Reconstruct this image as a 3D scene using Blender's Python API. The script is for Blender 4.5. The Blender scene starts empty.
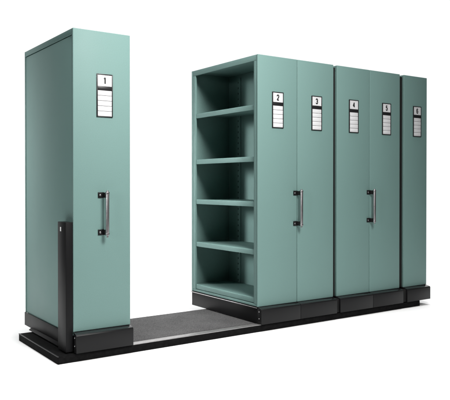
import bpy, bmesh, math, random
from mathutils import Vector, Matrix
random.seed(4)
S = bpy.context.scene
COL = S.collection

# ------------------------------------------------------------------ camera
Z0 = 0.188                                     # height of the cabinet bodies' underside above the floor
cam_d = bpy.data.cameras.new('camera'); cam = bpy.data.objects.new('camera', cam_d); COL.objects.link(cam)
cam.location = (-1.6263, -4.0588, 0.9662 + Z0)
cam.rotation_euler = (math.radians(90 - 0.53), 0, math.radians(-34.877))
cam_d.sensor_fit = 'HORIZONTAL'; cam_d.sensor_width = 36
cam_d.lens = 36 * 655.57 / 450
cam_d.shift_y = (189.89 - 200) / 450 
cam_d.clip_start = 0.05; cam_d.clip_end = 200
S.camera = cam
# ------------------------------------------------------------------ world and lamps
w = bpy.data.worlds.new('World'); S.world = w; w.use_nodes = True
wn = w.node_tree; bg = wn.nodes['Background']; bg.inputs['Color'].default_value = (1, 1, 1, 1)
# world shaped for the light: white on the far side, dim everywhere else
_tc = wn.nodes.new('ShaderNodeTexCoord'); _dot = wn.nodes.new('ShaderNodeVectorMath'); _dot.operation = 'DOT_PRODUCT'
_dot.inputs[1].default_value = (0.60, 0.80, 0)
_mr = wn.nodes.new('ShaderNodeMapRange'); _mr.interpolation_type = 'SMOOTHSTEP'
_mr.inputs['From Min'].default_value = 0.45; _mr.inputs['From Max'].default_value = 0.78
_mr.inputs['To Min'].default_value = 0.03; _mr.inputs['To Max'].default_value = 1.05
wn.links.new(_tc.outputs['Generated'], _dot.inputs[0]); wn.links.new(_dot.outputs['Value'], _mr.inputs['Value'])
wn.links.new(_mr.outputs['Result'], bg.inputs['Strength'])
S.view_settings.view_transform = 'Standard'; S.view_settings.look = 'None'
S.view_settings.exposure = 0; S.view_settings.gamma = 1

def area(name, loc, target, size, power, color=(1, 1, 1), spread=180):
    d = bpy.data.lights.new(name, 'AREA'); d.shape = 'RECTANGLE'; d.size, d.size_y = size
    d.energy = power; d.color = color; d.spread = math.radians(spread)
    o = bpy.data.objects.new(name, d); COL.objects.link(o); o.location = loc
    o.rotation_euler = (Vector(target) - Vector(loc)).to_track_quat('-Z', 'Y').to_euler()
    return o
area('key_softbox', (0.75, -3.3, 4.0), (0.7, 0, 2.0), (1.4, 1.3), 95, (1, 0.99, 0.97), 92)
area('aisle_fill', (-3.2, 3.6, 2.3), (1.75, .55, 1.0), (.8, 1.4), 10, (1, 1, 1), 26)  # added fill lamp, brightens the open shelf bay
area('floor_whitening_fill', (2.0, 3.2, 5.6), (2.0, 3.2, 0), (13, 11), 430, (1, 1, 1), 36)  # added overhead lamp that keeps the floor clipped to white
area('side_fill', (-6.0, -3.0, 2.2), (1.4, .3, 1.1), (1.2, 1.8), 18, (1, 1, 1), 70)  # added fill from the left for the shelf divider

# ------------------------------------------------------------------ materials
def mat(name, col, rough=0.5, metal=0.0, spec=0.5, noise=0.0, nscale=200, bump=0.0, bscale=600, rvar=0.0, coat=0.0, wave=0.0, blotch=0.0):
    m = bpy.data.materials.new(name); m.use_nodes = True
    nt = m.node_tree; N = nt.nodes; L = nt.links; b = N['Principled BSDF']
    b.inputs['Base Color'].default_value = (*col, 1); b.inputs['Roughness'].default_value = rough
    b.inputs['Metallic'].default_value = metal; b.inputs['Specular IOR Level'].default_value = spec
    b.inputs['Coat Weight'].default_value = coat
    tc = N.new('ShaderNodeTexCoord')
    if noise:
        n = N.new('ShaderNodeTexNoise'); n.inputs['Scale'].default_value = nscale; n.inputs['Detail'].default_value = 4
        L.new(tc.outputs['Object'], n.inputs['Vector'])
        mx = N.new('ShaderNodeMix'); mx.data_type = 'RGBA'
        mx.inputs['A'].default_value = (*[c * (1 - noise) for c in col], 1)
        mx.inputs['B'].default_value = (*[min(1, c * (1 + noise)) for c in col], 1)
        r = N.new('ShaderNodeMapRange'); r.inputs['From Min'].default_value = .3; r.inputs['From Max'].default_value = .7
        L.new(n.outputs['Fac'], r.inputs['Value']); L.new(r.outputs['Result'], mx.inputs['Factor'])
        L.new(mx.outputs['Result'], b.inputs['Base Color'])
    if rvar:
        n3 = N.new('ShaderNodeTexNoise'); n3.inputs['Scale'].default_value = 3.5; n3.inputs['Detail'].default_value = 5
        L.new(tc.outputs['Object'], n3.inputs['Vector'])
        r3 = N.new('ShaderNodeMapRange'); r3.inputs['To Min'].default_value = rough - rvar; r3.inputs['To Max'].default_value = rough + rvar
        L.new(n3.outputs['Fac'], r3.inputs['Value']); L.new(r3.outputs['Result'], b.inputs['Roughness'])
    if bump:
        n2 = N.new('ShaderNodeTexNoise'); n2.inputs['Scale'].default_value = bscale; n2.inputs['Detail'].default_value = 2
        L.new(tc.outputs['Object'], n2.inputs['Vector'])
        bp = N.new('ShaderNodeBump'); bp.inputs['Strength'].default_value = bump; bp.inputs['Distance'].default_value = 0.001
        L.new(n2.outputs['Fac'], bp.inputs['Height']); L.new(bp.outputs['Normal'], b.inputs['Normal'])
        if wave:                                # pressed sheet is never quite flat
            n4 = N.new('ShaderNodeTexNoise'); n4.inputs['Scale'].default_value = 2.2; n4.inputs['Detail'].default_value = 1
            L.new(tc.outputs['Object'], n4.inputs['Vector'])
            b4 = N.new('ShaderNodeBump'); b4.inputs['Strength'].default_value = wave; b4.inputs['Distance'].default_value = 0.02
            L.new(n4.outputs['Fac'], b4.inputs['Height']); L.new(b4.outputs['Normal'], bp.inputs['Normal'])
    if blotch:                                  # worn and trodden areas
        n5 = N.new('ShaderNodeTexNoise'); n5.inputs['Scale'].default_value = 5; n5.inputs['Detail'].default_value = 6
        L.new(tc.outputs['Object'], n5.inputs['Vector'])
        r5 = N.new('ShaderNodeMapRange'); r5.inputs['From Min'].default_value = .3; r5.inputs['From Max'].default_value = .7
        r5.inputs['To Min'].default_value = 1 - blotch; r5.inputs['To Max'].default_value = 1 + blotch
        h = N.new('ShaderNodeVectorMath'); h.operation = 'SCALE'
        src = b.inputs['Base Color'].links[0].from_socket; L.remove(b.inputs['Base Color'].links[0])
        L.new(n5.outputs['Fac'], r5.inputs['Value']); L.new(src, h.inputs[0]); L.new(r5.outputs['Result'], h.inputs['Scale'])
        L.new(h.outputs['Vector'], b.inputs['Base Color'])
    return m
TEAL = mat('green_powder_coat', (0.146, 0.242, 0.226), 0.52, spec=0.16, noise=0.10, nscale=260, bump=0.2, bscale=500, rvar=0.08, wave=0.22)
BLACK = mat('black_satin_steel', (0.0075, 0.0075, 0.008), 0.45, spec=0.12, noise=0.12, nscale=300, bump=0.15, bscale=500, rvar=0.05)
COVER = mat('black_moulded_cover', (0.0085, 0.0085, 0.009), 0.36, spec=0.18, noise=0.1, nscale=300, bump=0.2, bscale=400, rvar=0.05)
GLOSS = mat('glossy_black_cover_top', (0.014, 0.014, 0.015), 0.13, spec=0.7, rvar=0.03)
DECKM = mat('matt_black_deck_steel', (0.007, 0.007, 0.0072), 0.75, spec=0.03, noise=0.3, nscale=40, bump=0.3, bscale=300)
RUBBER = mat('black_rubber', (0.008, 0.008, 0.008), 0.8, spec=0.2)
CARPET = mat('charcoal_carpet', (0.086, 0.085, 0.086), 0.95, spec=0.1, noise=0.6, nscale=225, bump=0.9, bscale=260, blotch=0.14)
ALU = mat('brushed_aluminium', (0.50, 0.49, 0.49), 0.38, metal=0.8, noise=0.12, nscale=45)
CHROME = mat('satin_steel', (0.42, 0.40, 0.41), 0.34, metal=1.0)
SCREW = mat('zinc_screw', (0.75, 0.75, 0.75), 0.3, metal=1.0)
PAPER = mat('white_card', (0.60, 0.60, 0.61), 0.6, spec=0.2)
FRAME = mat('black_card_frame', (0.012, 0.012, 0.013), 0.4, spec=0.4)
INK = mat('black_ink', (0.01, 0.01, 0.01), 0.6)
LINE = mat('grey_ink', (0.16, 0.16, 0.17), 0.6)
SLOT_SHADE = mat('painted_slot_shade', (0.012, 0.02, 0.018), 0.8, spec=0.1)  # near-black green, the shade inside the slots put into the colour
WHITE = mat('white_button', (0.8, 0.8, 0.8), 0.4)
FLOOR = mat('white_studio_floor', (0.93, 0.93, 0.93), 0.9, spec=0.1, noise=0.01, nscale=20)

# ------------------------------------------------------------------ mesh helpers
def box(bm, a, b, bev=0.0, mi=0, seg=2):
    t = bmesh.new(); bmesh.ops.create_cube(t, size=1)
    c = [(a[i] + b[i]) / 2 for i in range(3)]; s = [abs(b[i] - a[i]) for i in range(3)]
    for v in t.verts: v.co = Vector([v.co[i] * s[i] + c[i] for i in range(3)])
    if bev: bmesh.ops.bevel(t, geom=list(t.edges), offset=min(bev, min(s) * .45), segments=seg, profile=.5, affect='EDGES')
    merge(bm, t, mi)
def prism(bm, prof, axis, a, b, bev=0.0, mi=0):
    """profile of 2-D points extruded along an axis ('x': points are (y, z); 'z': points are (x, y))"""
    t = bmesh.new()
    mk = (lambda p, q: (q, p[0], p[1])) if axis == 'x' else ((lambda p, q: (p[0], q, p[1])) if axis == 'y' else (lambda p, q: (p[0], p[1], q)))
    A = [t.verts.new(mk(p, a)) for p in prof]; B = [t.verts.new(mk(p, b)) for p in prof]
    t.faces.new(A); t.faces.new(B[::-1]); n = len(prof)
    for i in range(n): t.faces.new((A[i], B[i], B[(i + 1) % n], A[(i + 1) % n]))
    bmesh.ops.recalc_face_normals(t, faces=t.faces)
    if bev: bmesh.ops.bevel(t, geom=list(t.edges), offset=bev, segments=2, profile=.5, affect='EDGES')
    merge(bm, t, mi)
def cyl(bm, p, q, r, n=24, bev=0.0, mi=0):
    t = bmesh.new(); p = Vector(p); q = Vector(q); d = q - p
    bmesh.ops.create_cone(t, cap_ends=True, segments=n, radius1=r, radius2=r, depth=d.length)
    if bev:
        ed = [e for e in t.edges if abs(e.verts[0].co.z - e.verts[1].co.z) < 1e-6]
        bmesh.ops.bevel(t, geom=ed, offset=bev, segments=3, profile=.5, affect='EDGES')
    M = Matrix.Translation((p + q) / 2) @ d.to_track_quat('Z', 'Y').to_matrix().to_4x4()
    bmesh.ops.transform(t, matrix=M, verts=t.verts)
    merge(bm, t, mi)
def merge(bm, t, mi):
    for f in t.faces: f.material_index = mi; f.smooth = False
    me = bpy.data.meshes.new('tmp'); t.to_mesh(me); t.free(); bm.from_mesh(me); bpy.data.meshes.remove(me)
def obj(name, bm, mats, parent=None, label=None, smooth=True):
    me = bpy.data.meshes.new(name); bm.to_mesh(me); bm.free()
    for m in (mats if isinstance(mats, (list, tuple)) else [mats]): me.materials.append(m)
    if smooth:
        me.shade_auto_smooth if False else None
        for p in me.polygons: p.use_smooth = True
        me.set_sharp_from_angle(angle=math.radians(40))
    o = bpy.data.objects.new(name, me); COL.objects.link(o)
    if parent: o.parent = parent
    if label: o['label'] = label
    return o
def part(name, mats, parent, fn, label=None):
    bm = bmesh.new(); fn(bm); return obj(name, bm, mats, parent, label)
def thing(name, label, cat, loc, group=None):
    o = bpy.data.objects.new(name, None); COL.objects.link(o); o.location = loc; o.empty_display_size = .2
    o['label'] = label; o['category'] = cat
    if group: o['group'] = group
    return o

# ------------------------------------------------------------------ floor
def round_floor(bm):
    bmesh.ops.create_circle(bm, cap_ends=True, segments=128, radius=4.4)
fl = part('floor', FLOOR, None, round_floor); fl['kind'] = 'structure'; fl.location = (2.0, 2.0, 0)

# ------------------------------------------------------------------ rail platform
XP0, XP1, YP0, YP1 = -.116, 3.43, -.030, .765
DECK = Z0 - .137
pl = thing('rail_platform', 'low black rail platform with a charcoal carpeted aisle strip under the row of green cabinets', 'platform', (1.65, .36, 0))
pl_off = Vector((1.65, .36, 0))
def lp(f):
    def g(bm):
        f(bm); bmesh.ops.translate(bm, verts=bm.verts, vec=-pl_off)
    return g
def deck(bm):
    box(bm, (XP0, YP0, .0), (XP1, YP1, DECK), .0025)
part('frame', DECKM, pl, lp(deck))
part('carpet', CARPET, pl, lp(lambda bm: box(bm, (XP0 + .14, YP0 + .082, DECK - .003), (XP1 - .05, YP1 - .004, DECK + .004), .001)))
part('edge_highlight', mat('edge_highlight_grey', (0.022, 0.022, 0.023), 0.45, spec=0.3), pl, lp(lambda bm: box(bm, (XP0 - .0015, YP0 - .001, DECK - .004), (XP0 + .006, YP1, DECK + .0015), .001)))  # grey strip added as the highlight along the platform's left edge
def rail(bm):
    box(bm, (XP0 + .14, YP0 + .003, DECK - .006), (1.66, YP0 + .052, DECK + .0045), .0015)
part('rail', ALU, pl, lp(rail))
part('rail_groove', RUBBER, pl, lp(lambda bm: box(bm, (XP0 + .14, YP0 + .053, DECK - .003), (XP1 - .03, YP0 + .062, DECK + .0015))))
part('carpet_trim', ALU, pl, lp(lambda bm: box(bm, (XP0 + .14, YP0 + .0635, DECK - .003), (XP1 - .03, YP0 + .072, DECK + .003), .001)))

# ------------------------------------------------------------------ cabinets
H, D = 1.980, .974
SHELF_TOPS = [1.592, 1.182, .826, .446]
DIGITS = {
 1: [[(.2, .78), (.42, .86), (.62, 1), (.62, 0)]],
 2: [[(0, .76), (.03, .88), (.2, .98), (.5, 1.01), (.8, .98), (.97, .87), (.98, .7), (.85, .52), (.2, .17), (.03, 0), (1, 0)]],
 3: [[(0, .8), (.15, .95), (.5, 1.01), (.85, .95), (1, .8), (1, .66), (.85, .56), (.45, .52), (.85, .48), (1, .36), (1, .2), (.85, .05), (.5, -.01), (.15, .05), (0, .2)]],
 4: [[(.72, 0), (.72, 1)], [(.70, 1), (-.03, .30)], [(-.05, .28), (1.08, .28)]],
 5: [[(.95, 1), (.1, 1), (.05, .54), (.3, .61), (.6, .62), (.88, .55), (1, .4), (1, .2), (.85, .05), (.5, -.01), (.15, .05), (0, .18)]],
 6: [[(.95, .82), (.8, .96), (.5, 1.01), (.2, .96), (.02, .8), (0, .5), (0, .2), (.15, .04), (.5, -.01), (.85, .04), (1, .2), (1, .38), (.85, .53), (.5, .58), (.15, .52), (.02, .4)]]}
def card_holder(parent, x, num):
    """frame with a number card above five title cards; x = left edge"""
    W_, zt, zb, t = .116, 1.698, 1.411, .007
    def fr(bm):
        box(bm, (x, -t, zb), (x + .008, 0.001, zt), .0008)
        box(bm, (x + W_ - .006, -t, zb), (x + W_, 0.001, zt), .0008)
        box(bm, (x + .008, -t, zt - .006), (x + W_ - .006, 0.001, zt), .0008)
        box(bm, (x + .008, -t, zb), (x + W_ - .006, 0.001, zb + .005), .0008)
        box(bm, (x + .008, -t, zt - .108), (x + W_ - .006, 0.001, zt - .081), .0008)
        box(bm, (x + .004, -.0015, zb + .003), (x + W_ - .004, .001, zt - .003))
    f = part('card_frame', FRAME, parent, fr)
    part('number_card', PAPER, f, lambda bm: box(bm, (x + .0085, -.004, zt - .0805), (x + W_ - .0065, -.0016, zt - .0065)))
    y0, y1 = zb + .0055, zt - .1085; h = (y1 - y0) / 5
    for i in range(5):
        part('title_card', PAPER, f, lambda bm: box(bm, (x + .0085, -.004 - .0004 * (i % 2), y0 + i * h + .0013), (x + W_ - .0065, -.0016, y0 + (i + 1) * h - .0013), .0006))
    cu = bpy.data.curves.new('tmp', 'CURVE'); cu.dimensions = '3D'; cu.bevel_depth = .0054; cu.bevel_resolution = 3; cu.use_fill_caps = True
    for pts in DIGITS[num]:
        for p_, q_ in zip(pts[:-1], pts[1:]):
            P_ = Vector((p_[0] * .0165, 0, p_[1] * .039)); Q_ = Vector((q_[0] * .0165, 0, q_[1] * .039))
            e_ = (Q_ - P_).normalized() * .0012
            sp = cu.splines.new('POLY'); sp.points.add(1)
            sp.points[0].co = (*(P_ - e_), 1); sp.points[1].co = (*(Q_ + e_), 1)
    tmp = bpy.data.objects.new('tmp', cu); COL.objects.link(tmp)
    dg = bpy.context.evaluated_depsgraph_get(); me = bpy.data.meshes.new_from_object(tmp.evaluated_get(dg))
    bpy.data.objects.remove(tmp); bpy.data.curves.remove(cu)
    me.name = 'numeral'; me.transform(Matrix.Translation((x + W_ / 2 - .0072, -.0041, zt - .0635)) @ Matrix.Diagonal((1, .12, 1, 1)))
    me.materials.clear(); me.materials.append(INK)
    o = bpy.data.objects.new('numeral', me); COL.objects.link(o); o.parent = f

def handle(parent, xb):
    """xb = centre of the upright grip"""
    h = part('handle', CHROME, parent, lambda bm: (cyl(bm, (xb, -.050, .624), (xb, -.050, .914), .0125, 28, .002),
              cyl(bm, (xb, -.050, .610), (xb, -.050, .626), .006, 16, .001), cyl(bm, (xb, -.050, .912), (xb, -.050, .922), .007, 16, .001),
              cyl(bm, (xb, -.050, .628), (xb, -.050, .640), .0140, 28, .001), cyl(bm, (xb, -.050, .898), (xb, -.050, .910), .0140, 28, .001)))
    for z in (.624, .872):
        def br(bm):
            box(bm, (xb - .046, -.006, z), (xb - .002, .001, z + .038), .002)
            prism(bm, [(xb - .014, -.005), (xb - .006, -.005), (xb + .002, -.040), (xb - .008, -.044)], 'z', z + .002, z + .036, .001)
            box(bm, (xb - .010, -.044, z + .001), (xb + .006, -.030, z + .037), .002)
        b = part('bracket', COVER, h, br)
        part('screw', SCREW, b, lambda bm: (cyl(bm, (xb - .031, -.005, z + .019), (xb - .031, -.0085, z + .019), .0062, 20, .0012),))

def upright(parent, x, y, s, z0=.03, z1=1.93):
    """slotted post standing against the divider; s = side it faces"""
    def f(bm):
        box(bm, (x, y - .018, z0), (x + s * .016, y + .018, z1), .0015)
        z = z0 + .05
        while z < z1 - .03:
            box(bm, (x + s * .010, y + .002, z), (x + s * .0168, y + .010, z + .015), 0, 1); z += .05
    part('upright', [TEAL, SLOT_SHADE], parent, f)

def side_open(parent, W, xm, s, shelves):
    """face frame, posts and shelves of a side that opens towards s (-1 left, +1 right); xm = divider plane"""
    X = 0 if s < 0 else W
    ins = lambda d: X - s * d
    def ff(bm):
        box(bm, (ins(0.001), .021, .021), (ins(.018), .052, H - .0465), .002)
        box(bm, (ins(0.001), D - .062, .021), (ins(.018), D - .021, H - .0465), .002)
        box(bm, (ins(0.0005), .0195, H - .046), (ins(.018), D - .0195, H - .0006), .003)
    part('face_frame', TEAL, parent, ff)
    if not shelves: return
    upright(parent, xm + s * .0005, .20, s)
    upright(parent, xm + s * .0005, D - .195, s)
    a = ins(.012); b = xm + s * .018
    for zt in SHELF_TOPS + [.066]:
        def sh(bm):
            lo, hi = min(a, b), max(a, b)
            box(bm, (lo + .001, .022, zt - .012), (hi, D - .022, zt), .0015)
            lx = sorted((ins(.0095), ins(.022)))
            y0, y1 = .0535, D - .0635
            prism(bm, [(ins(.0095), zt - .040), (ins(.024), zt - .040), (ins(.024), zt + .0006), (ins(.014), zt + .0012), (ins(.0095), zt - .006)], 'y', y0, y1, .0012)
        part('shelf', TEAL, parent, sh)

def cabinet(x0, W, nums, label, hx, card_x, left, right, handle_on=True):
    """left/right: 'open', 'shelves' or 'closed'"""
    t = thing('archive_cabinet', label, 'cabinet', (x0, 0, Z0), 'green mobile archive cabinets in a row on the rail platform')
    n = len(nums); pw = W / n
    for i in range(n):
        a = i * pw + (.002 if i else 0); b = (i + 1) * pw - (.002 if i < n - 1 else 0)
        part('end_panel', TEAL, t, lambda bm: box(bm, (a, 0, 0), (b, .019, H), .0045, seg=3))
        part('rear_panel', TEAL, t, lambda bm: box(bm, (a, D - .019, 0), (b, D, H), .003))
    part('top_panel', TEAL, t, lambda bm: box(bm, (.0185, .0195, H - .018), (W - .0185, D - .0195, H - .001), .0015))
    part('bottom_panel', TEAL, t, lambda bm: box(bm, (.003 if left != 'closed' else .0165, .0195, .002), (W - .003, D - .0195, .020), .001))
    xm = W / 2 if n > 1 else (.03 if left == 'closed' else W - .03)
    if n > 1:
        part('divider', TEAL, t, lambda bm: box(bm, (xm - .008, .0195, .0205), (xm + .008, D - .0195, H - .0185), .001))
    for s, k in ((-1, left), (1, right)):
        if k == 'closed':
            X = 0 if s < 0 else W; ins = lambda d: X - s * d
            def sp(bm):
                box(bm, (ins(.004), .026, -.026 if s < 0 else .021), (ins(.016), D - .0195, H - .045), .002)
                box(bm, (ins(.0008), .0195, H - .039), (ins(.018), D - .0195, H - .0006), .002)
                box(bm, (ins(.0008), .0195, -.026 if s < 0 else .021), (ins(.016), .0225, H - .0395), .0005)
                if s < 0: box(bm, (ins(.0008), D - .0193, -.026), (ins(.016), D - .001, -.0005), .001)
                box(bm, (ins(.017), .021, .021), (ins(.024), D - .021, H - .0195))
            part('side_panel', TEAL, t, sp)
        elif k == 'shelves': side_open(t, W, xm + s * (.008 if n > 1 else -.006), s, True)
        else: side_open(t, W, xm + s * .008, s, False)
    # base
    zt, zb = -.0008, -.132
    bx0 = .0175 if left == 'closed' else .001
    def base(bm):
        box(bm, (bx0, .002, zb + .004), (W - .001, D - .002, zt - .012), .003)
    bs = part('base', BLACK, t, base)
    if left == 'shelves': part('rim_highlight_strip', ALU, bs, lambda bm: box(bm, (-.0055, .004, zt - .0095), (-.0035, D - .004, zt - .0035), .0006))  # pale strip stands in for the highlight along the base rim
    part('base_lip', BLACK, bs, lambda bm: box(bm, (bx0 - .005 if left != 'closed' else bx0, .0005, zt - .0115), (W - .004, D - .003, zt), .002))
    for i in range(n):
        a = i * pw + (.0015 if i else 0.001); b = (i + 1) * pw - (.0015 if i < n - 1 else 0)
        def cv(bm):
            prism(bm, [(.0015, zt), (-.040, zt - .011), (-.047, zt - .019), (-.047, zb), (.0015, zb)], 'x', a, b, .0018)
            for f in bm.faces:
                if f.normal.z > .8 and f.calc_center_median().z > zt - .02: f.material_index = 1
        c = part('base_cover', [COVER, GLOSS], bs, cv)
        if i == 0 and nums[0] < 4:
            for z in (-.035, -.088):
                part('screw', SCREW, c, lambda bm: (cyl(bm, (a + .001, -.018, z), (a - .003, -.018, z), .0045, 16, .001),))
    # wheels on the deck
    for y in (.12, D - .30):
        for x in ((.10, W - .10) if n > 1 else (W / 2,)):
            part('wheel', RUBBER, bs, lambda bm: cyl(bm, (x - .012, y, -.091), (x + .012, y, -.091), .0415, 28, .002))
    for i, nn in enumerate(nums):
        card_holder(t, card_x[i], nn)
    if handle_on: handle(t, hx)
    return t

c1 = cabinet(0, .4105, [1], 'narrow green cabinet numbered 1, standing apart left of the carpeted aisle', .218, [.163], 'closed', 'shelves')
c2 = cabinet(1.5143, .8154, [2, 3], 'double green cabinet numbered 2 and 3, its empty open shelves facing the aisle', .411, [.142, .561], 'shelves', 'open')
c3 = cabinet(2.3701, .8064, [4, 5], 'double green cabinet numbered 4 and 5 between the open shelf unit and cabinet 6', .413, [.142, .563], 'open', 'open')
c4 = cabinet(3.2323, .3320, [6], 'narrow green cabinet numbered 6 without a handle, at the right end', 0, [.127], 'open', 'closed', handle_on=False)

# added black strips in the gaps right of the doubles, standing for shade
for c, W, g in ((c2, .8154, .030), (c3, .8064, .046)):
    part('gap_shade_strip', RUBBER, c, lambda bm: box(bm, (W - .0005, .012, .004), (W + g, .034, H - .02), .003))
    part('gap_shade_strip', RUBBER, c, lambda bm: box(bm, (W - .0005, -.038, -.128), (W + g, .034, -.012), .003))

# black guard on the left side of cabinet 1
def guard(bm):
    box(bm, (-.050, .004, -.128), (-.0015, .146, .716), .0025)
gd = part('side_guard', BLACK, c1, guard, 'black upright guard post')
def kick(bm):
    box(bm, (-.0055, .1465, -.122), (-.0015, D + .001, -.022), .002)
    prism(bm, [(-.0085, -.110), (-.030, -.125), (-.030, -.129), (-.0085, -.118)], 'y', .1475, .80, .001)
part('kick_plate', BLACK, c1, kick)
part('button', WHITE, gd, lambda bm: box(bm, (-.0525, .080, .655), (-.0505, .098, .683), .0008))
